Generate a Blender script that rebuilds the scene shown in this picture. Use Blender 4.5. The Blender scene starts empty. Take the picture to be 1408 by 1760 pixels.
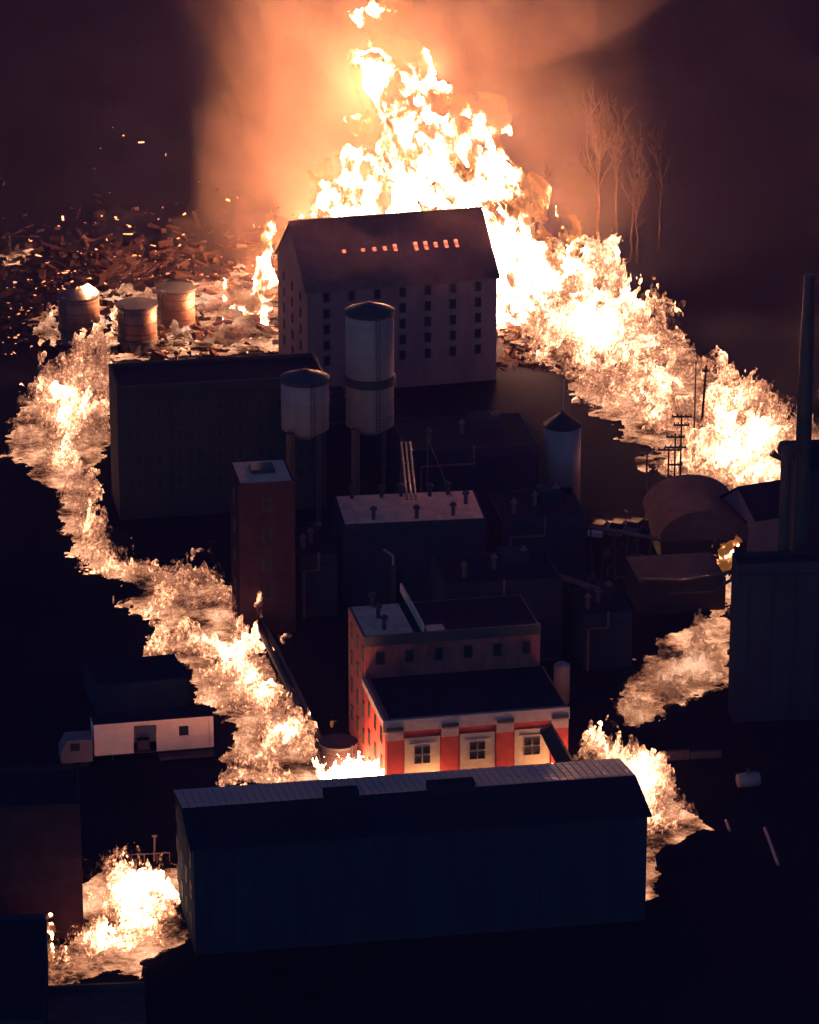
import bpy, math, random
import numpy as np
from mathutils import Vector, Matrix

random.seed(7)
rng = np.random.default_rng(11)
scene = bpy.context.scene
COL = scene.collection

# ------------------------------------------------------------------ camera
CAM_H = 165.0
PITCH = math.radians(20.0)
FOCAL_PX = 7000.0
cam_data = bpy.data.cameras.new('camera')
cam = bpy.data.objects.new('camera', cam_data)
COL.objects.link(cam)
cam.location = (0, 0, CAM_H)
cam.rotation_euler = (math.radians(90) - PITCH, 0, 0)
cam_data.sensor_fit = 'VERTICAL'
cam_data.sensor_height = 24.0
cam_data.lens = 24.0 * FOCAL_PX / 1760.0
cam_data.clip_start = 0.5
cam_data.clip_end = 8000
scene.camera = cam

# ------------------------------------------------------------------ night sky and faint moon
world = bpy.data.worlds.new('World')
scene.world = world
world.use_nodes = True
wn = world.node_tree.nodes
wl = world.node_tree.links
bg = wn['Background']
sky = wn.new('ShaderNodeTexSky')
sky.sky_type = 'NISHITA'
sky.sun_disc = False
sky.sun_elevation = math.radians(12)
sky.sun_rotation = math.radians(200)
tint = wn.new('ShaderNodeMix')
tint.data_type = 'RGBA'
tint.blend_type = 'MULTIPLY'
tint.inputs[0].default_value = 1.0
tint.inputs[7].default_value = (0.27, 0.62, 1.6, 1)
wl.new(sky.outputs[0], tint.inputs[6])
wl.new(tint.outputs[2], bg.inputs[0])
bg.inputs[1].default_value = 0.022
moon = bpy.data.lights.new('moon', 'SUN')
moon.energy = 0.01
moon.angle = math.radians(10)
moon.color = (0.6, 0.75, 1.0)
moon_o = bpy.data.objects.new('moon', moon)
moon_o.rotation_euler = (math.radians(55), 0, math.radians(160))
COL.objects.link(moon_o)

scene.view_settings.view_transform = 'Standard'
scene.view_settings.look = 'None'
scene.view_settings.exposure = 1.0
scene.view_settings.gamma = 1
scene.view_settings.use_curve_mapping = False
scene.cycles.use_denoising = True
scene.cycles.volume_bounces = 1
scene.cycles.max_bounces = 5
scene.cycles.diffuse_bounces = 2
scene.cycles.glossy_bounces = 1
scene.cycles.transparent_max_bounces = 24
scene.cycles.volume_max_steps = 128
scene.cycles.volume_step_rate = 1.0
scene.cycles.sample_clamp_indirect = 2.0

# ------------------------------------------------------------------ helpers
CP, SP = math.cos(PITCH), math.sin(PITCH)


def ray(px, py):
    x = (px - 704.0) / FOCAL_PX
    y = (880.0 - py) / FOCAL_PX
    return Vector((x, CP + y * SP, -SP + y * CP))


def at(px, py, z=0.0):
    """place on the level plane z"""
    d = ray(px, py)
    t = (z - CAM_H) / d.z
    return Vector((d.x * t, d.y * t, z))


def up(px, py, dist):
    """place on the upright plane at that distance"""
    d = ray(px, py)
    t = dist / d.y
    return Vector((d.x * t, dist, CAM_H + d.z * t))


def vn(P, seed, period=64):
    """smooth lattice noise 0..1 on an (N,3) array"""
    g = np.random.default_rng(seed).random((period, period, period), dtype=np.float32)
    i = np.floor(P).astype(np.int32)
    f = (P - i).astype(np.float32)
    f = f * f * (3 - 2 * f)
    i0 = i % period
    i1 = (i + 1) % period
    x0, y0, z0 = i0.T
    x1, y1, z1 = i1.T
    fx, fy, fz = f.T
    a = g[x0, y0, z0] * (1 - fx) + g[x1, y0, z0] * fx
    b = g[x0, y1, z0] * (1 - fx) + g[x1, y1, z0] * fx
    c = g[x0, y0, z1] * (1 - fx) + g[x1, y0, z1] * fx
    d = g[x0, y1, z1] * (1 - fx) + g[x1, y1, z1] * fx
    return (a * (1 - fy) + b * fy) * (1 - fz) + (c * (1 - fy) + d * fy) * fz


def fbm(P, seed, octaves=4, gain=0.5):
    s, a, t = 0, 1.0, 0
    for k in range(octaves):
        s = s + a * vn(P * (2.03 ** k) + 17.3 * k, seed + k)
        t += a
        a *= gain
    return s / t


def terrain(x, y):
    x = np.asarray(x, dtype=np.float64)
    y = np.asarray(y, dtype=np.float64)
    t = np.clip((y - 565) / 420, 0, 1)
    h = 95 * t * t * (3 - 2 * t) + np.clip(y - 985, 0, None) * 0.02
    h = h + np.clip((y - 580) / 200, 0, 1) * 3 * (np.sin(x * .021 + 1) + np.sin(x * .043 + y * .02))
    return h


def on_ground(px, py):
    d = ray(px, py)
    o = Vector((0, 0, CAM_H))
    t, step = 250.0, .5
    while t < 3000:
        p = o + d * t
        if p.z <= float(terrain(p.x, p.y)):
            return p
        t += step
    return o + d * t


# ------------------------------------------------------------------ materials
def new_mat(name):
    m = bpy.data.materials.new(name)
    m.use_nodes = True
    nt = m.node_tree
    nt.nodes.clear()
    out = nt.nodes.new('ShaderNodeOutputMaterial')
    return m, nt, out


def surf(name, c, rough=0.8, scale=0.8, vary=0.35, metallic=0.0, bump=0.3, streak=1.0, stain=None):
    m, nt, out = new_mat(name)
    N, L = nt.nodes, nt.links
    b = N.new('ShaderNodeBsdfPrincipled')
    b.inputs['Roughness'].default_value = rough
    b.inputs['Metallic'].default_value = metallic
    b.inputs['Specular IOR Level'].default_value = 0.0 if rough > 0.85 else 0.2
    tc = N.new('ShaderNodeTexCoord')
    mp = N.new('ShaderNodeMapping')
    mp.inputs['Scale'].default_value = (1, 1, streak)
    L.new(tc.outputs['Object'], mp.inputs[0])
    n = N.new('ShaderNodeTexNoise')
    n.inputs['Scale'].default_value = scale
    n.inputs['Detail'].default_value = 7
    n.inputs['Roughness'].default_value = 0.65
    L.new(mp.outputs[0], n.inputs[0])
    r = N.new('ShaderNodeValToRGB')
    r.color_ramp.elements[0].position = 0.3
    r.color_ramp.elements[1].position = 0.7
    d = stain or tuple(v * (1 - vary) for v in c)
    r.color_ramp.elements[0].color = (*d, 1)
    r.color_ramp.elements[1].color = (*c, 1)
    L.new(n.outputs[0], r.inputs[0])
    L.new(r.outputs[0], b.inputs['Base Color'])
    if bump:
        n2 = N.new('ShaderNodeTexNoise')
        n2.inputs['Scale'].default_value = scale * 6
        n2.inputs['Detail'].default_value = 4
        L.new(tc.outputs['Object'], n2.inputs[0])
        bp = N.new('ShaderNodeBump')
        bp.inputs['Strength'].default_value = bump
        bp.inputs['Distance'].default_value = 0.15
        L.new(n2.outputs[0], bp.inputs['Height'])
        L.new(bp.outputs[0], b.inputs['Normal'])
    L.new(b.outputs[0], out.inputs[0])
    return m


def fire_mat(name, scale, gain, cool, hot, lo=0.36, hi=0.66, solid=0.9, stretch=0.55, power=2.2, floor=0.12, hw=0.9, dist=0.4, contrast=1.0, clear=0.0):
    """glowing gas: radiance follows the heat kept on the vertices and a turbulent noise"""
    m, nt, out = new_mat(name)
    N, L = nt.nodes, nt.links
    tc = N.new('ShaderNodeTexCoord')
    mp = N.new('ShaderNodeMapping')
    mp.inputs['Scale'].default_value = (1, 1, stretch)
    L.new(tc.outputs['Object'], mp.inputs[0])
    n = N.new('ShaderNodeTexNoise')
    n.inputs['Scale'].default_value = scale
    n.inputs['Detail'].default_value = 7
    n.inputs['Roughness'].default_value = 0.7
    n.inputs['Distortion'].default_value = dist
    L.new(mp.outputs[0], n.inputs[0])
    at_ = N.new('ShaderNodeAttribute')
    at_.attribute_name = 'hotness'
    h = N.new('ShaderNodeMath')
    h.operation = 'MULTIPLY_ADD'
    h.inputs[1].default_value = hw
    L.new(at_.outputs['Fac'], h.inputs[0])
    nc = N.new('ShaderNodeMath')
    nc.operation = 'MULTIPLY_ADD'
    nc.inputs[1].default_value = contrast
    nc.inputs[2].default_value = 0.5 - 0.5 * contrast
    L.new(n.outputs[0], nc.inputs[0])
    L.new(nc.outputs[0], h.inputs[2])
    mr = N.new('ShaderNodeMapRange')
    mr.inputs['From Min'].default_value = lo + 0.25
    mr.inputs['From Max'].default_value = hi + 0.25
    L.new(h.outputs[0], mr.inputs[0])
    cr = N.new('ShaderNodeValToRGB')
    e = cr.color_ramp.elements
    e[0].position, e[0].color = 0.0, (*cool, 1)
    e[1].position, e[1].color = 1.0, (*hot, 1)
    a = e.new(0.35)
    a.color = (1.0, 0.36, 0.17, 1)
    a = e.new(0.65)
    a.color = (1.0, 0.43, 0.22, 1)
    L.new(mr.outputs[0], cr.inputs[0])
    pw = N.new('ShaderNodeMath')
    pw.operation = 'POWER'
    pw.inputs[1].default_value = power
    L.new(mr.outputs[0], pw.inputs[0])
    st = N.new('ShaderNodeMath')
    st.operation = 'MULTIPLY_ADD'
    st.inputs[1].default_value = gain
    st.inputs[2].default_value = floor
    L.new(pw.outputs[0], st.inputs[0])
    em = N.new('ShaderNodeEmission')
    L.new(cr.outputs[0], em.inputs[0])
    L.new(st.outputs[0], em.inputs[1])
    tr = N.new('ShaderNodeBsdfTransparent')
    al = N.new('ShaderNodeMapRange')
    al.inputs['From Min'].default_value = 0.0
    al.inputs['From Max'].default_value = 0.42
    al.inputs['To Min'].default_value = clear
    al.inputs['To Max'].default_value = solid
    L.new(mr.outputs[0], al.inputs[0])
    mx = N.new('ShaderNodeMixShader')
    L.new(al.outputs[0], mx.inputs[0])
    L.new(tr.outputs[0], mx.inputs[1])
    L.new(em.outputs[0], mx.inputs[2])
    L.new(mx.outputs[0], out.inputs[0])
    return m


def glow_mat(name, c, s):
    m, nt, out = new_mat(name)
    e = nt.nodes.new('ShaderNodeEmission')
    n = nt.nodes.new('ShaderNodeTexNoise')
    n.inputs['Scale'].default_value = 1.3
    n.inputs['Detail'].default_value = 3
    mr = nt.nodes.new('ShaderNodeMapRange')
    mr.inputs['From Min'].default_value = 0.35
    mr.inputs['From Max'].default_value = 0.65
    mr.inputs['To Min'].default_value = s * 0.15
    mr.inputs['To Max'].default_value = s
    nt.links.new(n.outputs[0], mr.inputs[0])
    nt.links.new(mr.outputs[0], e.inputs[1])
    e.inputs[0].default_value = (*c, 1)
    nt.links.new(e.outputs[0], out.inputs[0])
    return m


M = {}
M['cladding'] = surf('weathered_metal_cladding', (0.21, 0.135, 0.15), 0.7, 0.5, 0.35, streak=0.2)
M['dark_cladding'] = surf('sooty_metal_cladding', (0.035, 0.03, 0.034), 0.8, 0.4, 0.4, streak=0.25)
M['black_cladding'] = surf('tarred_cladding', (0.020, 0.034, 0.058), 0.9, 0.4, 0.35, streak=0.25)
M['roof'] = surf('rusty_roof_sheet', (0.20, 0.10, 0.085), 0.75, 0.5, 0.5, streak=1)
M['dark_roof'] = surf('dark_tar_roof', (0.016, 0.022, 0.036), 0.9, 0.5, 0.4)
M['pale_roof'] = surf('pale_gravel_fire_tint', (0.90, 0.42, 0.30), 0.9, 0.9, 0.4)  # pale roof, with the orange firelight on it put into the base colour
M['glass'] = surf('dark_window_glass', (0.015, 0.015, 0.02), 0.6, 1, 0.2, bump=0)
M['frame'] = surf('grey_window_frame', (0.045, 0.042, 0.042), 0.7, 2, 0.3, bump=0)
M['steel'] = surf('brushed_tank_steel', (0.36, 0.23, 0.22), 0.5, 0.35, 0.35, metallic=0.1, streak=0.15, bump=0.1)
M['rust_steel'] = surf('scorched_tank_steel', (0.22, 0.12, 0.09), 0.55, 0.5, 0.6, metallic=0.4, streak=0.3)
M['dark_steel'] = surf('dark_steel', (0.05, 0.045, 0.05), 0.6, 1, 0.4, bump=0)
M['red'] = surf('red_painted_brick', (0.52, 0.075, 0.06), 0.8, 1.2, 0.3)
M['old_red'] = surf('worn_red_brick', (0.34, 0.09, 0.085), 0.85, 0.7, 0.6, streak=0.4)
M['dark_brick'] = surf('smoked_brick', (0.055, 0.028, 0.035), 0.9, 0.7, 0.5)
M['cream'] = surf('cream_painted_panel', (0.66, 0.54, 0.36), 0.8, 1.5, 0.18)
M['trim'] = surf('pale_stone_cornice', (0.55, 0.40, 0.34), 0.8, 1.5, 0.3)
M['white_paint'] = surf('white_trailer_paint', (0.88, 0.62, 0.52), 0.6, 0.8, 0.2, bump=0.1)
M['concrete'] = surf('dusty_concrete', (0.10, 0.068, 0.075), 0.9, 0.6, 0.4)
M['wood'] = surf('creosoted_pole_wood', (0.10, 0.065, 0.05), 0.85, 1, 0.4, streak=0.1)
M['bark'] = surf('pale_bark', (0.016, 0.010, 0.009), 0.9, 1, 0.4, streak=0.2)
M['rubber'] = surf('black_rubber', (0.02, 0.02, 0.02), 0.9, 2, 0.2)
M['char'] = surf('charred_timber', (0.05, 0.026, 0.022), 0.9, 0.7, 0.6)
M['ground'] = surf('scorched_yard_ground', (0.012, 0.013, 0.020), 0.95, 0.06, 0.45, bump=0.5)
M['hill'] = surf('wooded_hill_ground', (0.10, 0.06, 0.045), 0.95, 0.05, 0.5, bump=0.5)
M['fire_far'] = fire_mat('towering_flames', 0.7, 3200.0, (0.95, 0.30, 0.07), (1.0, 0.38, 0.12), 0.42, 1.24, 0.92, 0.6, 6.0, 0.55, contrast=1.3, clear=0.1)
M['fire_river'] = fire_mat('river_flames', 2.2, 5.4, (0.60, 0.22, 0.20), (1.0, 0.43, 0.24), 0.42, 1.25, 0.72, 0.7, 3.2, 0.10, contrast=2.0)
M['fire_bright'] = fire_mat('bright_flames', 2.0, 26.0, (0.75, 0.24, 0.12), (1.0, 0.42, 0.20), 0.42, 1.22, 0.8, 0.7, 3.2, 0.2, contrast=1.8)
M['fire_dim'] = fire_mat('dim_flames', 2.4, 0.6, (0.55, 0.25, 0.22), (1.0, 0.56, 0.36), 0.40, 1.15, 0.6, 0.7, 2.4, 0.08)
M['liquid'] = fire_mat('burning_liquid_surface', 1.2, 0.9, (0.50, 0.16, 0.14), (1.0, 0.45, 0.26), 0.36, 1.0, 1.0, 1.0, 2.0, 0.06)
M['embers'] = glow_mat('glowing_embers', (1.0, 0.30, 0.13), 3.0)
M['slot_glow'] = glow_mat('burning_interior_glow', (1.0, 0.20, 0.10), 1.6)


# ------------------------------------------------------------------ geometry
def np_mesh(name, V, F, heat=None, smooth=True):
    """quads from arrays"""
    me = bpy.data.meshes.new(name)
    V = np.asarray(V, dtype=np.float32)
    F = np.asarray(F, dtype=np.int32)
    me.vertices.add(len(V))
    me.vertices.foreach_set('co', V.ravel())
    k = F.shape[1]
    me.loops.add(F.size)
    me.loops.foreach_set('vertex_index', F.ravel())
    me.polygons.add(len(F))
    me.polygons.foreach_set('loop_start', np.arange(0, F.size, k, dtype=np.int32))
    if smooth:
        me.polygons.foreach_set('use_smooth', np.ones(len(F), dtype=bool))
    if heat is not None:
        a = me.attributes.new('hotness', 'FLOAT', 'POINT')
        a.data.foreach_set('value', np.asarray(heat, dtype=np.float32))
    me.update(calc_edges=True)
    return me


class MB:
    def __init__(self):
        self.v, self.f, self.mi = [], [], []

    def poly(self, pts, faces):
        n = len(self.v)
        self.v += [tuple(p) for p in pts]
        self.f += [tuple(n + i for i in f) for f in faces]
        return self

    def box(self, x0, y0, z0, x1, y1, z1):
        p = [(x0, y0, z0), (x1, y0, z0), (x1, y1, z0), (x0, y1, z0), (x0, y0, z1), (x1, y0, z1), (x1, y1, z1), (x0, y1, z1)]
        return self.poly(p, [(3, 2, 1, 0), (4, 5, 6, 7), (0, 1, 5, 4), (1, 2, 6, 5), (2, 3, 7, 6), (3, 0, 4, 7)])

    def tube(self, pts, rads, seg=8, cap=True):
        pts = [Vector(p) for p in pts]
        if not hasattr(rads, '__len__'):
            rads = [rads] * len(pts)
        V, F = [], []
        prev = None
        for i, p in enumerate(pts):
            d = (pts[min(i + 1, len(pts) - 1)] - pts[max(i - 1, 0)]).normalized()
            if prev is None:
                a = d.orthogonal().normalized()
            else:
                a = (prev - d * prev.dot(d)).normalized()
            prev = a
            b = d.cross(a)
            for k in range(seg):
                t = 2 * math.pi * k / seg
                V.append(p + (a * math.cos(t) + b * math.sin(t)) * rads[i])
        for i in range(len(pts) - 1):
            for k in range(seg):
                k2 = (k + 1) % seg
                F.append((i * seg + k, i * seg + k2, (i + 1) * seg + k2, (i + 1) * seg + k))
        if cap:
            F.append(tuple(reversed(range(seg))))
            F.append(tuple(range((len(pts) - 1) * seg, len(pts) * seg)))
        return self.poly(V, F)

    def lathe(self, prof, seg=32, c=(0, 0, 0)):
        V, F = [], []
        for r, z in prof:
            for k in range(seg):
                t = 2 * math.pi * k / seg
                V.append((c[0] + r * math.cos(t), c[1] + r * math.sin(t), c[2] + z))
        for i in range(len(prof) - 1):
            for k in range(seg):
                k2 = (k + 1) % seg
                F.append((i * seg + k, i * seg + k2, (i + 1) * seg + k2, (i + 1) * seg + k))
        F.append(tuple(reversed(range(seg))))
        F.append(tuple(range((len(prof) - 1) * seg, len(prof) * seg)))
        return self.poly(V, F)

    def mesh(self, name, smooth=False):
        me = bpy.data.meshes.new(name)
        me.from_pydata(self.v, [], self.f)
        if smooth:
            for p in me.polygons:
                p.use_smooth = True
        me.update()
        return me

    def build(self, name, m, parent=None, loc=(0, 0, 0), smooth=False, rz=0.0):
        me = self.mesh(name, smooth)
        me.materials.append(m)
        o = bpy.data.objects.new(name, me)
        o.location = loc
        o.rotation_euler = (0, 0, rz)
        COL.objects.link(o)
        if parent:
            o.parent = parent
        return o


def inst(src, parent, loc, rot=(0, 0, 0)):
    o = src.copy()
    COL.objects.link(o)
    o.parent = parent
    o.location = loc
    o.rotation_euler = rot
    return o


def tag(o, label=None, cat=None, group=None, kind=None):
    if label:
        o['label'] = label
    if cat:
        o['category'] = cat
    if group:
        o['group'] = group
    if kind:
        o['kind'] = kind
    return o


def thing(name, loc, label, cat, rz=0.0, group=None):
    o = bpy.data.objects.new(name, None)
    o.location = loc
    o.rotation_euler = (0, 0, rz)
    o.empty_display_size = 0.5
    COL.objects.link(o)
    return tag(o, label, cat, group)


def frame_of(a, b):
    """origin on the ground under a, x axis towards b"""
    d = Vector((b.x - a.x, b.y - a.y, 0))
    return Vector((a.x, a.y, 0)), math.atan2(d.y, d.x), d.length


# ------------------------------------------------------------------ flames
def nets(f, org, h):
    """surface nets of f>0 on a regular grid"""
    s = f > 0
    nx, ny, nz = f.shape
    c = np.zeros((nx - 1, ny - 1, nz - 1), dtype=np.int8)
    for i in (0, 1):
        for j in (0, 1):
            for k in (0, 1):
                c += s[i:nx - 1 + i, j:ny - 1 + j, k:nz - 1 + k]
    act = (c > 0) & (c < 8)
    idx = -np.ones(act.shape, dtype=np.int32)
    cells = np.argwhere(act)
    idx[act] = np.arange(len(cells))
    acc = np.zeros((len(cells), 3))
    cnt = np.zeros(len(cells))
    ci, cj, ck = cells.T
    corners = [(i, j, k) for i in (0, 1) for j in (0, 1) for k in (0, 1)]
    for a in corners:
        for ax in range(3):
            if a[ax]:
                continue
            b = list(a)
            b[ax] = 1
            fa = f[ci + a[0], cj + a[1], ck + a[2]]
            fb = f[ci + b[0], cj + b[1], ck + b[2]]
            m = (fa > 0) != (fb > 0)
            t = np.where(m, fa / np.where(np.abs(fa - fb) < 1e-9, 1e-9, fa - fb), 0)
            p = np.zeros((len(cells), 3))
            p += np.array(a)
            p[:, ax] += t
            acc += p * m[:, None]
            cnt += m
    V = (cells + acc / cnt[:, None]) * h + org
    Q = []
    for ax in range(3):
        o1, o2 = [(1, 2), (2, 0), (0, 1)][ax]
        sl0 = [slice(1, -1)] * 3
        sl1 = [slice(1, -1)] * 3
        sl0[ax] = slice(0, -1)
        sl1[ax] = slice(1, None)
        a, b = s[tuple(sl0)], s[tuple(sl1)]
        for sign in (0, 1):
            e = np.argwhere((a & ~b) if sign == 0 else (~a & b))
            off = np.array([1, 1, 1])
            off[ax] = 0
            e = e + off
            d1 = np.zeros(3, dtype=int)
            d1[o1] = 1
            d2 = np.zeros(3, dtype=int)
            d2[o2] = 1
            q = [idx[tuple((e - d1 - d2).T)], idx[tuple((e - d2).T)], idx[tuple(e.T)], idx[tuple((e - d1).T)]]
            if sign:
                q = q[::-1]
            Q.append(np.stack(q, 1))
    return V, np.concatenate(Q)


def seg_dist(P, poly):
    """signed distance to a polygon, inside positive"""
    best = np.full(len(P), 1e9)
    inside = np.zeros(len(P), dtype=bool)
    n = len(poly)
    for i in range(n):
        a, b = np.array(poly[i]), np.array(poly[(i + 1) % n])
        ab = b - a
        t = np.clip(((P - a) @ ab) / (ab @ ab + 1e-9), 0, 1)
        best = np.minimum(best, np.hypot(*(P - a - t[:, None] * ab).T))
        cond = (a[1] > P[:, 1]) != (b[1] > P[:, 1])
        xx = (b[0] - a[0]) * (P[:, 1] - a[1]) / (b[1] - a[1] + 1e-12) + a[0]
        inside ^= cond & (P[:, 0] < xx)
    return np.where(inside, best, -best)


def fire_obj(name, V, F, heat, mat, label, group=None, cat='fire'):
    print('FIRE', label[:40], len(V), len(F))
    if len(V) == 0:
        return None
    c = V.mean(0)
    c[2] = V[:, 2].min()
    me = np_mesh(name, V - c, F, heat)
    me.materials.append(mat)
    o = bpy.data.objects.new(name, me)
    o.location = c
    COL.objects.link(o)
    return tag(o, label, cat, group)


def river(px_poly, heights, h, seed, mat, label, noise=3.0, edge=2.0, rough=0.9, name='fire_river', group=None, gaps=0.5, hot=0.47):
    """flames standing on the ground inside an outline; heights = [(px, py, metres)]"""
    poly = [tuple(on_ground(*p)[:2]) for p in px_poly]
    A = np.array(poly)
    hp = np.array([tuple(on_ground(a, b)[:2]) + (z,) for a, b, z in heights])
    lo = A.min(0) - 3
    hi = A.max(0) + 3
    hm = hp[:, 2].max() * 1.5
    xs = np.arange(lo[0], hi[0], h)
    ys = np.arange(lo[1], hi[1], h)
    zs = np.arange(-1.0, hm, h)
    X, Y = np.meshgrid(xs, ys, indexing='ij')
    P2 = np.stack([X.ravel(), Y.ravel()], 1)
    wob = (fbm(np.c_[P2 / 4.0, np.zeros(len(P2))], seed + 50, 3) - .5) * 1.4 + (fbm(np.c_[P2 / 1.1, np.zeros(len(P2))], seed + 60, 3) - .5) * 1.0
    D = seg_dist(P2, poly) + wob * edge * 2.2
    w = 1.0 / ((P2[:, None, 0] - hp[None, :, 0]) ** 2 + (P2[:, None, 1] - hp[None, :, 1]) ** 2 + 4) ** 1.3
    H = 0.78 * (w * hp[:, 2]).sum(1) / w.sum(1)
    big = fbm(np.c_[P2 / (noise * 2.6), np.zeros(len(P2))], seed + 70, 3)
    H = H * np.clip(0.25 + (big - (0.5 - (1 - gaps) * .3)) * 4.0, 0.12, 1.25)
    keep = D > -2.0
    m2 = np.clip(D / edge, -1, 1)
    T = terrain(P2[:, 0], P2[:, 1])
    shp = (len(xs), len(ys), len(zs))
    f = np.full(shp, -1.0, dtype=np.float32)
    ki = np.nonzero(keep)[0]
    Z = zs[None, :].repeat(len(ki), 0)
    P = np.empty((len(ki) * len(zs), 3), dtype=np.float32)
    P[:, 0] = P2[ki, 0].repeat(len(zs)) - 0.25 * Z.ravel()
    P[:, 1] = P2[ki, 1].repeat(len(zs))
    P[:, 2] = Z.ravel()
    q = P * np.array([1, 1, .55]) / noise
    wq = np.stack([vn(q * 1.1 + 9, seed + 20), vn(q * 1.1 + 31, seed + 21), vn(q * 1.1 + 57, seed + 22)], 1) - .5
    n = fbm(q + wq * 1.3, seed, 5, 0.66)
    base = m2[ki, None] - (Z / H[ki, None]) * 1.0
    val = np.minimum(base, 1) * 0.55 + (n.reshape(len(ki), -1) - 0.5) * 2.6 * rough - 0.08
    val = np.where(Z < -0.3, -1, val)
    val = np.where(m2[ki, None] < -0.9, -1, val)
    f.reshape(-1, len(zs))[ki] = val
    f[:, :, -1] = -1
    f[0] = f[-1] = -1
    f[:, 0] = f[:, -1] = -1
    V, F = nets(f, np.array([lo[0], lo[1], -1.0]), h)
    z0 = V[:, 2].copy()
    V[:, 2] += terrain(V[:, 0], V[:, 1])
    hv = (fbm(V / 6.0, seed + 90, 3) - .5) * 1.9 + (fbm(V / 1.7, seed + 91, 2) - .5) * 0.6
    Dv = seg_dist(V[:, :2], poly)
    heat = np.clip(hot + hv + 0.55 * (np.clip(Dv / (edge * 5), 0, 1) - .5) + 0.10 * (z0 / hm), 0, 1)
    o = fire_obj(name, V, F, heat, mat, label, group)
    # the burning liquid itself, a thin sheet under the flames
    mk = (D > 0).reshape(len(xs), len(ys))
    cm = mk[:-1, :-1] & mk[1:, :-1] & mk[1:, 1:] & mk[:-1, 1:]
    i2, j2 = np.nonzero(cm)
    ny2 = len(ys)
    Q = np.stack([i2 * ny2 + j2, (i2 + 1) * ny2 + j2, (i2 + 1) * ny2 + j2 + 1, i2 * ny2 + j2 + 1], 1)
    used, inv = np.unique(Q, return_inverse=True)
    SV = np.c_[P2[used], T[used] + 0.12 + 0.1 * big[used]] - np.array(o.location)
    me = np_mesh('burning_liquid', SV, inv.reshape(-1, 4), np.clip(fbm(np.c_[P2[used] / 3.0, np.zeros(len(used))], seed + 95, 3), 0, 1))
    me.materials.append(M['liquid'])
    q = bpy.data.objects.new('burning_liquid', me)
    COL.objects.link(q)
    q.parent = o
    return o


def blaze(blobs, row, h, seed, mat, label, noise=5.0, rough=1.0, name='fireball', thick=0.7, group=None, hbias=0.5, zmin=-0.5):
    """standing flames made of lobes; blobs = [(px, py, half width px, half height px)]"""
    C = []
    dist = at(704, row).y
    for b in blobs:
        dd = b[4] if len(b) > 4 else dist
        p = up(b[0], b[1], dd)
        k = dd / FOCAL_PX / CP
        C.append((p.x, p.y, p.z, b[2] * k, b[2] * k * thick, b[3] * k))
    C = np.array(C)
    lo = (C[:, :3] - C[:, 3:] * 1.5).min(0)
    hi = (C[:, :3] + C[:, 3:] * 1.5).max(0)
    ax = [np.arange(lo[i], hi[i], h) for i in range(3)]
    G = np.stack(np.meshgrid(*ax, indexing='ij'), -1).reshape(-1, 3).astype(np.float32)
    s = np.full(len(G), -9.0, dtype=np.float32)
    acc = np.zeros(len(G), dtype=np.float32)
    wp = G / (noise * 2.2)
    GW = G + (np.stack([vn(wp + 3, seed + 40), vn(wp + 23, seed + 41), vn(wp + 43, seed + 42)], 1) - .5) * np.array([2.6, 2.6, 2.0]) * min(noise, 4)
    for c in C:
        d2 = (((GW - c[:3]) / c[3:]) ** 2).sum(1)
        acc += np.exp(-1.6 * d2)
    m = acc > 0.02
    Gm = G[m]
    q = (Gm + np.array([0.35, 0, 0]) * Gm[:, 2:3]) * np.array([1, 1, .6]) / noise
    wq = np.stack([vn(q * 1.3 + 9, seed + 20), vn(q * 1.3 + 31, seed + 21), vn(q * 1.3 + 57, seed + 22)], 1) - .5
    n = fbm(q + wq * 1.4, seed, 5, 0.64)
    s[m] = np.minimum(acc[m], 1.3) - 0.42 + (n - .5) * 2.3 * rough
    s = np.where(G[:, 2] < terrain(G[:, 0], G[:, 1]) + zmin, -1, s)
    f = s.reshape([len(a) for a in ax])
    f[0] = f[-1] = -1
    f[:, 0] = f[:, -1] = -1
    f[:, :, 0] = f[:, :, -1] = -1
    V, F = nets(f, lo, h)
    core = np.zeros(len(V))
    for c in C:
        core += np.exp(-1.6 * (((V - c[:3]) / c[3:]) ** 2).sum(1))
    heat = np.clip(hbias + (fbm(V / (noise * 1.6), seed + 90, 3) - .5) * 1.9 + 0.5 * (np.clip(core, 0, 1.6) - .8), 0, 1)
    return fire_obj(name, V, F, heat, mat, label, group)


# ------------------------------------------------------------------ ground and hills
gx = np.concatenate([np.linspace(-2400, -160, 30), np.linspace(-150, 150, 117), np.linspace(165, 2400, 30)])
gy = np.concatenate([np.linspace(-400, 260, 12), np.linspace(265, 1000, 168), np.linspace(1030, 3200, 34)])
X, Y = np.meshgrid(gx, gy, indexing='ij')
Z = terrain(X, Y)
GV = np.stack([X.ravel(), Y.ravel(), Z.ravel()], 1)
GV[:, 2] += (fbm(GV / 9.0, 300, 3) - .5) * np.clip((GV[:, 1] - 575) / 60, 0, 1) * 4
nx_, ny_ = X.shape
ii = np.arange(nx_ - 1)[:, None] * ny_ + np.arange(ny_ - 1)[None, :]
GF = np.stack([ii, ii + ny_, ii + ny_ + 1, ii + 1], -1).reshape(-1, 4)
gm = np_mesh('ground', GV, GF)
gm.materials.append(M['ground'])
ground = bpy.data.objects.new('ground', gm)
COL.objects.link(ground)
tag(ground, kind='structure')


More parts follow.
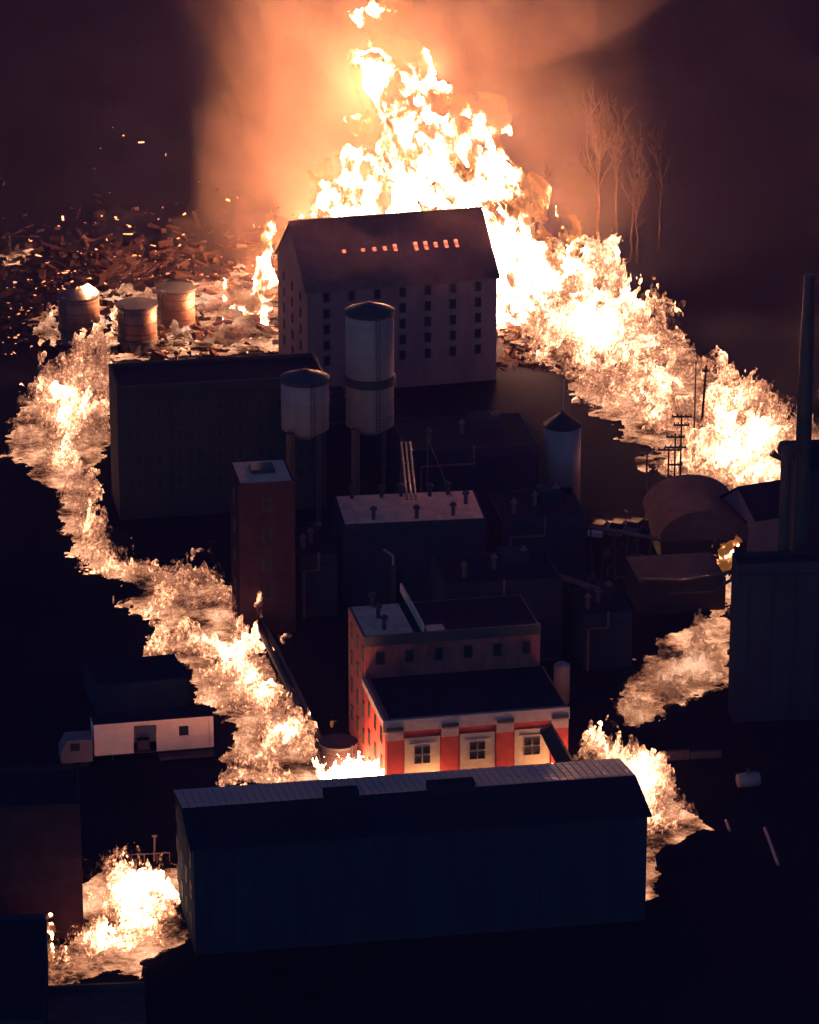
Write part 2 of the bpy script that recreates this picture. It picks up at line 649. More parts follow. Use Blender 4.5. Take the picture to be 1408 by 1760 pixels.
# ------------------------------------------------------------------ window pieces
def window_at(parent, loc, w, h, rz=0.0, cache={}):
    """frame ring with a sunken pane, set on a wall facing -y of its own frame"""
    key = (round(w, 2), round(h, 2))
    if key not in cache:
        f = MB()
        t = 0.12
        f.box(-w / 2, -.09, -h / 2, -w / 2 + t, 0.02, h / 2)
        f.box(w / 2 - t, -.09, -h / 2, w / 2, 0.02, h / 2)
        f.box(-w / 2 + t, -.09, h / 2 - t, w / 2 - t, 0.02, h / 2)
        f.box(-w / 2 + t, -.09, -h / 2, w / 2 - t, 0.02, -h / 2 + t)
        p = MB().box(-w / 2 + t, -.03, -h / 2 + t, w / 2 - t, 0.01, h / 2 - t)
        a, b = f.mesh('window'), p.mesh('pane')
        a.materials.append(M['frame'])
        b.materials.append(M['glass'])
        cache[key] = (a, b)
    a, b = cache[key]
    o = bpy.data.objects.new('window', a)
    COL.objects.link(o)
    o.parent = parent
    o.location = loc
    o.rotation_euler = (0, 0, rz)
    q = bpy.data.objects.new('pane', b)
    COL.objects.link(q)
    q.parent = o
    return o


def gable_walls(L, D, he, hr, t=0.0):
    m = MB()
    m.poly([(0, 0, -.5), (L, 0, -.5), (L, D, -.5), (0, D, -.5), (0, 0, he), (L, 0, he), (L, D, he), (0, D, he), (0, D / 2, hr), (L, D / 2, hr)],
           [(0, 1, 5, 4), (2, 3, 7, 6), (1, 2, 6, 9, 5), (3, 0, 4, 8, 7), (3, 2, 1, 0)])
    return m


def roof_slab(L, D, he, hr, side, over=0.35, t=0.18):
    """one slope of a gable roof; side 0 = near, 1 = far"""
    s = (hr - he) / (D / 2)
    y0 = -over if side == 0 else D + over
    z0 = he - s * over + 0.05
    y1, z1 = D / 2, hr + 0.05
    p = [(-over, y0, z0), (L + over, y0, z0), (L + over, y1, z1), (-over, y1, z1)]
    p += [(a, b, c + t) for a, b, c in p]
    fs = [(3, 2, 1, 0), (4, 5, 6, 7), (0, 1, 5, 4), (1, 2, 6, 5), (2, 3, 7, 6), (3, 0, 4, 7)]
    return MB().poly(p, fs if side == 0 else [tuple(reversed(f)) for f in fs])


# ================================================================== BUILDINGS
# --- tall warehouse in front of the main blaze
he = 14.0
a, b = at(528, 500, he), at(860, 482, he)
org, rz, L = frame_of(a, b)
D, hr = 17.0, he + 6.6
rz += .07
t = thing('tall_warehouse', org, 'tall warehouse with a row of glowing slots in its roof, standing before the highest flames', 'warehouse', rz)
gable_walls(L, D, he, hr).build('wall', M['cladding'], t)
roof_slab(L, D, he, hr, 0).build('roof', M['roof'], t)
r2 = roof_slab(L, D, he, hr, 1).build('roof', M['roof'], t)
MB().box(-.4, D / 2 - .2, hr + .2, L + .4, D / 2 + .2, hr + .4).build('ridge_cap', M['rust_steel'], t)
for c in range(7):
    for r in range(5):
        window_at(t, (L * (0.10 + c * 0.1333), 0, he - 1.1 - r * 2.12), .85, 1.3)
for c in range(3):
    for r in range(5):
        window_at(t, (0, D * (0.22 + .28 * c), he - 1.8 - r * 2.2), .8, 1.2, -math.pi / 2)
slope = math.atan2(hr - he, D / 2)
slot = MB().box(-.24, -.62, 0, .24, .62, .1).mesh('burning_roof_slot')
slot.materials.append(M['slot_glow'])
for k, fx, sz in ((0, .235, .35), (1, .335, .3), (2, .395, .4), (3, .45, .45), (4, .505, .8), (5, .615, 1), (6, .668, 1), (7, .72, .6), (8, .775, .9), (9, .83, .95)):
    o = bpy.data.objects.new('burning_roof_slot', slot)
    COL.objects.link(o)
    o.parent = t
    yy = D / 2 * 0.50
    o.location = (L * fx, yy, he + (hr - he) * 0.50 + .27)
    o.rotation_euler = (slope, 0, 0)
    o.scale = (1, sz, 1)
print('BIG', org, math.degrees(rz), L, he)


def block(name, a_px, b_px, z, depth, label, wall, roof, cat='building', parapet=0.5, roof_name='roof', base=-.5, turn=0.0, battens=False):
    a, b = at(*a_px, z), at(*b_px, z)
    org, rz, L = frame_of(a, b)
    rz += turn
    t = thing(name, org, label, cat, rz)
    MB().box(0, 0, base, L, depth, z - .02).build('wall', wall, t)
    MB().box(.25, .25, z - .02, L - .25, depth - .25, z + .04).build(roof_name, roof, t)
    if parapet:
        m = MB()
        m.box(0, 0, z - .015, L, .25, z + parapet).box(0, depth - .25, z - .015, L, depth, z + parapet)
        m.box(0, .25, z - .015, .25, depth - .25, z + parapet).box(L - .25, .25, z - .015, L, depth - .25, z + parapet)
        m.build('parapet', wall, t)
    if battens:
        bm_ = MB().box(-.09, -.13, 0, .09, -.003, z - .3).mesh('batten')
        bm_.materials.append(wall)
        x = 1.2
        while x < L:
            o = bpy.data.objects.new('batten', bm_)
            COL.objects.link(o)
            o.parent = t
            o.location = (x, 0, 0)
            x += 2.4
        MB().box(-.01, -.17, z - 1.0, L + .01, -.005, z - .75).build('band', wall, t)
    return t, L


# --- long dark warehouse at left
tl, LL = block('dark_warehouse', (201, 672), (560, 652), 16, 9, 'long dark flat-roofed warehouse with burning spirit running past its left wall', M['dark_cladding'], M['dark_roof'], 'warehouse', battens=True)
for k in range(9):
    for r in range(4):
        window_at(tl, (2.4 + k * 2.4, 0, 13.4 - r * 3.0), .9, 1.4)

# --- slender tower with pale roof
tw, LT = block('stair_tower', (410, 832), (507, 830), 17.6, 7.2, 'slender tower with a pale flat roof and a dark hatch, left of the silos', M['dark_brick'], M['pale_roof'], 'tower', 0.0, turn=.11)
MB().box(LT * .3, 2.8, 17.64, LT * .72, 5.2, 18.1).build('roof_hatch', M['dark_steel'], tw)
for r in range(4):
    window_at(tw, (0, 3.6, 15 - r * 3.4), 1.0, 1.6, -math.pi / 2)
    window_at(tw, (LT * .5, 0, 15 - r * 3.4), 1.0, 1.5)

# --- pale roofed still house
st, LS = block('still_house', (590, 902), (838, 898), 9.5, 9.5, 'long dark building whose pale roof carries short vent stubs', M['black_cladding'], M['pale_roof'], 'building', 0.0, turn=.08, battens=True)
vent = MB().lathe([(.22, 0), (.22, 1.1), (.4, 1.15), (.4, 1.4), (.1, 1.6)], 12).mesh('roof_vent')
vent.materials.append(M['dark_steel'])
for fx, yy in ((.12, 8.3), (.22, 1.2), (.33, 8.3), (.47, 8.4), (.52, 1.0), (.67, 8), (.78, 1.4), (.8, 8.3), (.9, 5)):
    o = bpy.data.objects.new('roof_vent', vent)
    COL.objects.link(o)
    o.parent = st
    o.location = (LS * fx, yy, 9.54)

# --- dark works buildings in the middle
for (a_, b_, z_, d_, lb_) in (
        ((700, 780), (930, 772), 8, 12, 'dark works building below the tall warehouse, right of the silo legs'),
        ((545, 706), (672, 700), 8, 8, 'small dark works building at the foot of the tall silo'),
        ((862, 900), (1012, 895), 8, 10, 'dark works building right of the pale roofed one'),
        ((765, 1010), (968, 1003), 9, 9, 'dark works building behind the rear of the red building'),
        ((1002, 1062), (1088, 1058), 6, 8, 'narrow dark building left of the dim curving fire'),
        ((515, 960), (580, 957), 7, 9, 'small dark building between the slender tower and the pale roofed building')):
    wb, LW = block('works_building', a_, b_, z_, d_, lb_, M['black_cladding'], M['dark_roof'], 'building', .3, turn=.06, battens=True)
    for k in range(3):
        MB().lathe([(.25, 0), (.25, 1.3), (.45, 1.35), (.1, 1.8)], 10, (LW * (.2 + .28 * k), d_ * (.3 + .2 * k), z_ + .05)).build('roof_vent', M['rust_steel'], wb)
    MB().box(LW * .55, d_ * .55, z_ + .05, LW * .8, d_ * .85, z_ + 1.4).build('roof_hut', M['black_cladding'], wb)
    MB().tube([(LW * .1, -.3, 0), (LW * .1, -.3, z_ * .8), (LW * .5, -.3, z_ * .8), (LW * .5, -.3, z_ + .6)], .16, 7).build('pipe', M['rust_steel'], wb)
for (p_, q_, z_, lb_) in (((700, 860), (690, 760), 9.5, 'dark trestle pipe bridge behind the pale roofed building'),
                          ((870, 960), (1010, 1010), 7, 'dark trestle pipe bridge crossing the yard right of centre'),
                          ((1000, 905), (1120, 925), 6, 'dark trestle pipe bridge near the parked cars')):
    a, b = at(*p_, z_), at(*q_, z_)
    d = Vector((b.x - a.x, b.y - a.y, 0))
    pb = thing('pipe_bridge', (a.x, a.y, 0), lb_, 'pipe bridge')
    for k in range(3):
        MB().tube([(k * .5, 0, z_), (d.x + k * .5, d.y, z_)], .16, 6).build('pipe', M['rust_steel'], pb)
    for k in range(4):
        q = d * (k / 3)
        MB().tube([(q.x - .3, q.y, 0), (q.x, q.y, z_ - .2)], .1, 5).tube([(q.x + 1.3, q.y, 0), (q.x + 1.0, q.y, z_ - .2)], .1, 5).tube([(q.x - .2, q.y, z_ - .2), (q.x + 1.2, q.y, z_ - .2)], .1, 5).build('trestle', M['dark_steel'], pb)

# --- red building
zf, zu = 9.4, 13.8
a, b = at(662, 1240, zf), at(980, 1222, zf)
org, rz, LR = frame_of(a, b)
rz += .05
rb = thing('red_building', org, 'red and cream building with cornice, lit by flames behind the black warehouse', 'building', rz)
DR = 11.0
MB().box(0, 0, -.5, LR, DR, zf - .02).build('wall', M['red'], rb)
MB().box(.4, .4, zf - .02, LR - .2, DR, zf + .05).build('roof', M['dark_roof'], rb)
MB().box(-.25, -.3, zf - 1.1, LR + .1, -.003, zf + .12).box(-.25, -.003, zf - .6, -.003, DR, zf + .12).build('cornice', M['trim'], rb)
MB().box(-.02, -.003, zf - .01, .38, DR, zf + .45).box(.38, 0, zf - .01, LR, .38, zf + .10).build('parapet', M['old_red'], rb)
for k in range(4):
    cx = LR * (.05 + k * .301)
    MB().box(cx - .85, -.42, zf - .95, cx + .85, -.303, zf - .62).build('cornice_slot', M['dark_steel'], rb)
    MB().box(cx - .85, -.26, -.4, cx + .85, -.003, zf - 1.35).build('pilaster', M['red'], rb)
    MB().box(cx - .85, -.32, zf - 2.0, cx + .85, -.003, zf - 1.12).build('pilaster_cap', M['trim'], rb)
for k in range(3):
    x0, x1 = LR * (.104 + .301 * k), LR * (.297 + .301 * k)
    MB().box(x0, -.12, -.4, x1, -.003, zf - 1.95).build('cream_panel', M['cream'], rb)
    xm = (x0 + x1) / 2
    for dx in (-.42, .42):
        for dz in (0, 1.0):
            window_at(rb, (xm + dx, -.125, zf - 3.3 - dz), .72, .78)
    MB().box(xm - 1.3, -.22, zf - 2.62, xm + 1.3, -.123, zf - 2.52).build('window_hood', M['trim'], rb)
# rear tall part
MB().box(0.0, DR + .003, -.5, LR * .98, DR + 9.0, zu - .02).build('rear_wall', M['old_red'], rb)
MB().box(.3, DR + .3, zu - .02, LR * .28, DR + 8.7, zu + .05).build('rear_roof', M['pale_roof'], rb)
MB().box(LR * .28 + .01, DR + .3, zu - .02, LR * .97, DR + 8.7, zu + .05).build('rear_roof', M['dark_roof'], rb)
MB().box(LR * .325, DR + .3, zu + .06, LR * .335, DR + 12, zu + 1.0).build('roof_parapet', M['trim'], rb)
MB().box(LR * .35, DR + .3, zu + .06, LR * .45, DR + 1.6, zu + .35).build('roof_ledge', M['pale_roof'], rb)
MB().box(-.1, DR - .25, zu - .8, LR * .98, DR - .003, zu + .3).build('rear_cornice', M['dark_steel'], rb)
for k in range(3):
    o = bpy.data.objects.new('roof_vent', vent)
    COL.objects.link(o)
    o.parent = rb
    o.location = (LR * .13, DR + 2 + 3.2 * k, zu + .05)
for k in range(6):
    window_at(rb, (1.6 + k * 3.0, DR - .005, 11.6), .9, 1.4)
for j in range(6):
    for r in range(3 if j < 3 else 4):
        window_at(rb, (0, 1.9 + j * 3.2, (7.2 if j < 3 else 12.0) - r * 3.0), .9, 1.5, -math.pi / 2)

# --- black foreground warehouse
zf2 = 10.6
a, b = at(333, 1460, zf2), at(1113, 1402, zf2)
org, rz, LF = frame_of(a, b)
print('FRONT', org, math.degrees(rz), LF)
fw = thing('black_warehouse', org, 'long black warehouse in front with a ribbed far roof slope and two ridge ventilators', 'warehouse', rz)
DF, hrf = 12.6, zf2 + 1.05
gable_walls(LF, DF, zf2, hrf).build('wall', M['black_cladding'], fw)
roof_slab(LF, DF, zf2, hrf, 0).build('roof', M['dark_roof'], fw)
far = roof_slab(LF, DF, zf2, hrf, 1).build('roof', M['dark_roof'], fw)
# roof sheets on the far slope
ncol, nrow = 60, 5
sl = math.atan2(hrf - zf2, DF / 2)
sw = (LF + .5) / ncol
sh = (DF / 2 + .15) / math.cos(sl) / nrow
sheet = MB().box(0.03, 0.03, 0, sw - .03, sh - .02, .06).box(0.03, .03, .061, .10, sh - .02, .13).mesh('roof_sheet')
sheet.materials.append(surf('roof_sheet_fire_tint', (0.88, 0.40, 0.31), 0.7, 0.9, 0.35, bump=0.1))  # firelight on the far slope is painted into this warm, bright colour
for i in range(ncol):
    for j in range(nrow):
        o = bpy.data.objects.new('roof_sheet', sheet)
        COL.objects.link(o)
        o.parent = fw
        d = .06 + j * sh
        o.location = (-.25 + i * sw, DF / 2 + d * math.cos(sl), hrf + .24 - d * math.sin(sl) + random.uniform(0, .02))
        o.rotation_euler = (-sl, random.uniform(-.006, .006), 0)
for fx, hw in ((.345, 1.6), (.59, 2.2)):
    MB().box(LF * fx - hw, DF / 2 - .7, hrf + .1, LF * fx + hw, DF / 2 + .7, hrf + 1.0).build('ridge_ventilator', M['dark_roof'], fw)
bt = MB().box(-.1, -.12, 0, .1, -.003, zf2 - .4).mesh('batten')
bt.materials.append(M['black_cladding'])
for k in range(19):
    o = bpy.data.objects.new('batten', bt)
    COL.objects.link(o)
    o.parent = fw
    o.location = (1.2 + k * (LF - 2.4) / 18, 0, 0)
for k in range(5):
    MB().box(LF * (.12 + .19 * k) - 1.4, -.1, 0, LF * (.12 + .19 * k) + .4, -.004, 3.2).build('loading_door', M['black_cladding'], fw)
for k in range(4):
    for r in range(3):
        window_at(fw, (0, 2.2 + 3.4 * k, 8.7 - r * 3.1), 1.0, 1.5, -math.pi / 2)
# chute made up for the dark diagonal band across the red facade
c0, c1 = at(938, 1250, 8.5), at(985, 1312, 5.0)
ch = thing('slanting_bar', (c0.x, c0.y, 0), 'dark slanting chute across the right end of the red facade', 'bar')
MB().tube([c0 - Vector((c0.x, c0.y, 0)), c1 - Vector((c0.x, c0.y, 0)) + Vector((1, -1, -3))], [.9, 1.2], 4).build('bar_body', M['dark_steel'], ch)
MB().tube([(2.5, -9, 0), (2.5, -9, 4.5)], .15, 6).build('post', M['dark_steel'], ch)


# ================================================================== TANKS AND SILOS
def elevated_silo(px, y_top, y_bot, half_px, dist, label, ring_y=None, legs=4, group=None):
    k = dist / FOCAL_PX / CP
    R = half_px * k
    top, bot = up(px, y_top, dist).z, up(px, y_bot, dist).z
    c = up(px, y_top, dist)
    t = thing('silo', (c.x, c.y + R, 0), label, 'silo', 0, group)
    MB().lathe([(R * .3, bot - 1.2), (R, bot), (R, top), (R * .98, top + .05)], 40).build('tank', M['steel'], t, smooth=False)
    for p in t.children[-1].data.polygons:
        p.use_smooth = len(p.vertices) == 4
    MB().lathe([(R * 1.03, top + .06), (R * 1.05, top + .5), (R * .2, top + 1.3), (R * .1, top + 1.5)], 40).build('roof', M['dark_steel'], t)
    zz = bot + 1.5
    while zz < top - .5:
        MB().lathe([(R + .003, zz), (R + .05, zz + .02), (R + .05, zz + .1), (R + .003, zz + .12)], 40).build('seam', M['steel'], t)
        zz += 1.8
    lad = MB()
    for sx in (-.2, .2):
        lad.box(R * .35 + sx - .03, -R - .12, bot - 1, R * .35 + sx + .03, -R - .06, top + .5)
    zz = bot - .8
    while zz < top + .3:
        lad.box(R * .35 - .17, -R - .11, zz, R * .35 + .17, -R - .07, zz + .04)
        zz += .45
    lad.build('ladder', M['dark_steel'], t)
    for zz in ([up(px, ring_y, dist).z] if ring_y else []):
        MB().lathe([(R * 1.01, zz - .8), (R * 1.08, zz - .7), (R * 1.08, zz + .2), (R * 1.01, zz + .25)], 40).build('walkway', M['dark_steel'], t)
    for i in range(legs):
        an = math.pi / 4 + i * 2 * math.pi / legs
        MB().tube([(math.cos(an) * R * .8, math.sin(an) * R * .8, 0), (math.cos(an) * R * .8, math.sin(an) * R * .8, bot)], .22, 8).build('leg', M['dark_steel'], t)
    MB().tube([(-R * .6, -R * .9, 0), (-R * .6, -R * .9, bot + .2)], .5, 12).build('feed_pipe', M['rust_steel'], t)
    return t


elevated_silo(635, 552, 742, 41, 440, 'tall pale silo with a dark walkway halfway up, before the tall warehouse', 660)
elevated_silo(523, 668, 748, 41, 432, 'shorter silo, only its left flank lit, left of the tall silo')


def ground_tank(px, y_base, y_top, half_px, label, m, cone=0.12, stand=0.0, group=None, name='storage_tank', cat='tank', brim=0.0):
    p = on_ground(px, y_base)
    k = p.y / FOCAL_PX / CP
    R = half_px * k
    top = up(px, y_top, p.y).z - p.z
    t = thing(name, (p.x, p.y + R, p.z), label, cat, 0, group)
    if stand:
        MB().lathe([(R * .92, 0), (R * .92, stand)], 32).build('plinth', M['concrete'], t)
    o = MB().lathe([(R, stand + .002), (R, top), (R * .97, top + .02)], 40).build('shell', m, t)
    for q in o.data.polygons:
        q.use_smooth = len(q.vertices) == 4
    MB().lathe([(R * (1.02 + brim), top + .03), (R * (1.02 + brim), top + .3), (R * .1, top + .3 + R * cone), (.05, top + .35 + R * cone)], 40).build('lid', M['dark_steel'], t)
    MB().lathe([(R * 1.0, stand + .003 - .0), (R * 1.05, stand + .01), (R * 1.05, stand + .5), (R * 1.0, stand + .55)], 40).build('base_ring', M['dark_steel'], t)
    zz = stand + 1.3
    while zz < top - .4:
        MB().lathe([(R + .003, zz), (R + .05, zz + .02), (R + .05, zz + .1), (R + .003, zz + .12)], 40).build('seam', M['dark_steel'], t)
        zz += 1.4
    lad = MB()
    for sx in (-.25, .25):
        lad.box(sx - .04, -R - .25, stand, sx + .04, -R - .17, top + .6)
    zz = stand + .4
    while zz < top:
        lad.box(-.21, -R - .23, zz, .21, -R - .19, zz + .05)
        zz += .5
    lad.build('ladder', M['dark_steel'], t, rz=random.uniform(-1, 1))
    return t


ground_tank(135, 606, 520, 35, 'wide scorched tank with a flame on its lid, leftmost of three', M['rust_steel'], 0.3, 2.4)
ground_tank(235, 612, 535, 33, 'middle scorched tank of three, with a sagging dark rim', M['rust_steel'], 0.05, 1.4, brim=.08)
ground_tank(302, 575, 507, 32, 'scorched tank rightmost of three, half veiled by fire', M['rust_steel'], 0.08, .5, brim=.05)
ground_tank(582, 1345, 1292, 34, 'low round orange-lit tank beside the red building', M['concrete'], 0.02)
p = up(966, 1140, 395)
t = thing('steel_tank', (p.x, p.y, 0), 'narrow upright tank with one lit flank, behind the red building', 'tank')
o = MB().lathe([(.85, 0), (.85, p.z - .2), (.6, p.z)], 28).build('shell', M['steel'], t)
for q in o.data.polygons:
    q.use_smooth = len(q.vertices) == 4
# conical silo right of centre
cd = 455
R = 32 * cd / FOCAL_PX / CP
p = up(968, 742, cd)
ap = up(966, 719, cd)
t = thing('cone_roof_silo', (p.x, p.y + R, 0), 'dark silo with a shallow cone roof and thin mast, lit along its right edge', 'silo')
o = MB().lathe([(R, 0), (R, p.z)], 36).build('shell', M['steel'], t)
for q in o.data.polygons:
    q.use_smooth = len(q.vertices) == 4
MB().lathe([(R * 1.04, p.z + .01), (R * 1.04, p.z + .2), (.2, ap.z), (.1, ap.z + .3)], 36).build('cone_roof', M['dark_cladding'], t)
MB().tube([(0, 0, ap.z), (0.1, 0, ap.z + 4)], .1, 6).build('mast', M['steel'], t)

# ================================================================== RIGHT SIDE
rd, LQ = block('shadowed_building', (1268, 978), (1515, 970), 17, 3.5, 'dark flat-roofed building filling the right edge', M['black_cladding'], M['dark_roof'], battens=True)
r3, LQ3 = block('tall_shadowed_building', (1378, 818), (1540, 812), 22, 10, 'taller dark building behind, at the foot of the black stack', M['black_cladding'], M['dark_roof'])
# gabled house with lit side
p0, p1 = at(1298, 965, 8), at(1420, 958, 8)
org, rz, L = frame_of(at(1298, 970, 0), at(1420, 962, 0))
gh = thing('gabled_shed', org, 'gabled shed with its left end lit orange, behind the dark right-hand building', 'shed', rz + .25)
gable_walls(L, 8, 5.5, 8).build('wall', M['cladding'], gh)
roof_slab(L, 8, 5.5, 8, 0).build('roof', M['dark_roof'], gh)
roof_slab(L, 8, 5.5, 8, 1).build('roof', M['dark_roof'], gh)
window_at(gh, (0, 2.6, 3.4), 1.0, 2.2, -math.pi / 2)
window_at(gh, (0, 5.4, 3.4), 1.0, 2.2, -math.pi / 2)
# round roofed hall
org, rz, L = frame_of(at(1135, 965, 0), at(1285, 960, 0))
hall = thing('round_roofed_hall', org, 'hall with a low curved grey roof, directly before the right-hand fire', 'building', rz)
MB().box(0, 0, -.5, L, 12, 2.5).build('wall', M['dark_cladding'], hall)
n = 14
V, F = [], []
for i in range(n + 1):
    an = math.pi * i / n
    for yy in (-.3, 12.3):
        V.append((L / 2 - math.cos(an) * (L / 2 + .3), yy, 2.51 + math.sin(an) * 3.6))
for i in range(n):
    F.append((2 * i, 2 * i + 2, 2 * i + 3, 2 * i + 1))
F.append(tuple(2 * i for i in range(n + 1)))
F.append(tuple(reversed([2 * i + 1 for i in range(n + 1)])))
MB().poly(V, F).build('curved_roof', M['concrete'], hall)
# low burnt building with slumped roof
sb, LB = block('burnt_shed', (1100, 1000), (1248, 992), 4, 8, 'burnt low shed with a lit sagging roof, left of the orange flare', M['dark_cladding'], M['concrete'], 'shed', 0.0)
m = MB()
m.tube([(0, 0, 4.3), (LB * .5, -.3, 4.0), (LB, -.2, 4.5)], .2, 6)
m.build('fallen_beam', M['dark_steel'], sb)
m = MB()
m.tube([(LB * .3, -1.2, 3.0), (LB * .8, -1.5, 3.1), (LB + .5, -1.2, 4.2)], .2, 6)
m.build('fallen_beam', M['dark_steel'], sb)
# black stack and cowl pipe
p = up(1391, 480, 398)
sk = thing('black_stack', (p.x, p.y, 0), 'very tall black stack against the right edge', 'chimney')
MB().lathe([(1.0, 0), (.8, p.z * .7), (.55, p.z), (.58, p.z + .1), (.55, p.z + .5)], 24).build('shaft', M['dark_steel'], sk)
MB().lathe([(.72, 24), (.74, 24.4), (.7, 24.5)], 24).build('band', M['dark_steel'], sk)
p = up(1352, 770, 396)
cp = thing('cowled_exhaust', (p.x, p.y, 0), 'black exhaust pipe with a hooded cowl and side spout, left of the tall stack', 'exhaust pipe')
MB().lathe([(.6, 0), (.55, p.z - 1)], 20).build('pipe', M['dark_steel'], cp)
MB().lathe([(.6, p.z - 1), (.9, p.z - .5), (.95, p.z + .1), (.75, p.z + .6), (.2, p.z + .8)], 20).build('cowl', M['dark_steel'], cp)
MB().tube([(-.2, 0, p.z - 1.2), (-1.0, 0, p.z - .9), (-1.5, 0, p.z - .5)], [.35, .3, .42], 10).build('spout', M['dark_steel'], cp)
MB().tube([(.8, 0, p.z), (2.4, 0, p.z - 2.4)], .12, 6).build('brace', M['dark_steel'], cp)


def pole(px, y_base, y_top, label, arms=((0.92, 2.2),), r=.12, m=None, group='utility poles beside the right-hand fire', tilt=0.0):
    p = on_ground(px, y_base)
    h = up(px, y_top, p.y).z - p.z
    t = thing('utility_pole', p, label, 'utility pole', 0, group)
    t.rotation_euler = (0, tilt, 0)
    MB().tube([(0, 0, -.3), (0, 0, h)], [r * 1.2, r * .8], 8).build('post', m or M['wood'], t)
    for f, w in arms:
        MB().box(-w / 2, -.13 - r, h * f, w / 2, -r, h * f + .22).build('crossarm', m or M['wood'], t)
        for sx in (-.45, -.2, .2, .45):
            MB().lathe([(.06, 0), (.09, .1), (.05, .25)], 6, (w * sx, -.1 - r, h * f + .223)).build('insulator', M['dark_steel'], t)
    return t


pole(1168, 872, 712, 'tallest utility pole of the cluster, with two crossarms', ((.97, 2.4), (.88, 1.9)))
pole(1158, 880, 745, 'utility pole with three short crossarms, second tallest of the cluster', ((.95, 2.2), (.82, 2.6), (.6, 1.8)))
pole(1147, 885, 768, 'shorter utility pole at the left of the cluster', ((.95, 2.6),))
pole(1111, 845, 770, 'short lone utility pole standing left of the cluster', ((.96, 1.8),))
pole(1203, 770, 628, 'thin glowing pole inside the right-hand fire', ((.93, .9),), .16, M['bark'], tilt=.05)
pole(1192, 800, 622, 'thin bare pole leaning beside the glowing pole in the fire', (), .1)
pole(1352 + 68, 700, 500, 'pole partly seen at the far right edge', ())

# ================================================================== TRAILER AND TRUCK
org, rz, L = frame_of(at(163, 1312), at(368, 1296))
tr = thing('white_trailer', org, 'long white box trailer with an open dark side door and small square window', 'trailer', rz)
body = MB()
z0, z1, W_ = 0.8, 4.2, 2.6
dx0, dx1 = L * .33, L * .52
wx0, wx1 = L * .71, L * .79
body.box(0, 0, z0, dx0, .08, z1).box(dx0, 0, z1 - .45, dx1, .08, z1)
body.box(dx1, 0, z0, wx0, .08, z1).box(wx0, 0, z0, wx1, .08, z0 + 1.5).box(wx0, 0, z1 - .85, wx1, .08, z1).box(wx1, 0, z0, L, .08, z1)
body.box(0, W_ - .08, z0, L, W_, z1).box(0, .083, z0, .08, W_ - .083, z1).box(L - .08, .083, z0, L, W_ - .083, z1)
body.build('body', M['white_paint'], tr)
MB().box(-.04, -.04, z1 + .003, L + .04, W_ + .04, z1 + .09).build('roof', M['dark_roof'], tr)
MB().box(0.09, .09, z0 - .15, L - .09, W_ - .09, z0 + .02).build('floor', M['dark_steel'], tr)
MB().box(wx0, .03, z0 + 1.5, wx1, .05, z1 - .85).build('window', M['glass'], tr)
MB().box(dx0 + .5, .6, z0 + .02, dx1 - .6, 1.5, z0 + 1.0).build('crate', M['wood'], tr)
MB().box(L - .5, -.03, z0, L - .42, -.003, z1).build('edge_trim', M['trim'], tr)
MB().box(L * .53, -1.2, .25, L * .99, .0, .55).build('step_deck', M['concrete'], tr)
for fx in (.68, .8):
    for yy in (.15, 2.1):
        o = MB().lathe([(.2, -.15), (.5, -.15), (.5, .15), (.2, .15)], 16).build('wheel', M['rubber'], tr, (L * fx, yy + .15, .5))
        o.rotation_euler = (math.pi / 2, 0, 0)
for yy in (.3, 2.2):
    MB().box(L * .15, yy, 0, L * .15 + .15, yy + .15, z0 - .15).build('landing_leg', M['dark_steel'], tr)
org, rz, L = frame_of(at(106, 1322), at(160, 1318))
ck = thing('parked_truck', org, 'dull truck cab parked at the left end of the white trailer', 'truck', rz)
MB().poly([(0, 0, .6), (L, 0, .6), (L, 0, 3.0), (L * .2, 0, 3.0), (0, 0, 1.8), (0, 2.4, .6), (L, 2.4, .6), (L, 2.4, 3.0), (L * .2, 2.4, 3.0), (0, 2.4, 1.8)],
          [(0, 1, 2, 3, 4), (9, 8, 7, 6, 5), (1, 6, 7, 2), (2, 7, 8, 3), (3, 8, 9, 4), (4, 9, 5, 0), (0, 5, 6, 1)]).build('cab', M['cladding'], ck)
MB().box(L * .3, -.03, 1.9, L * .6, -.003, 2.7).build('side_window', M['glass'], ck)
for fx in (.2, .75):
    for yy in (.0, 2.1):
        o = MB().lathe([(.2, -.15), (.5, -.15), (.5, .15), (.2, .15)], 16).build('wheel', M['rubber'], ck, (L * fx, yy + .16, .5))
        o.rotation_euler = (math.pi / 2, 0, 0)

# shed behind the trailer
ds, LD = block('dark_shed', (165, 1180), (322, 1165), 3.2, 7, 'dark low shed between the white trailer and the flames', M['black_cladding'], M['dark_roof'], 'shed', 0)

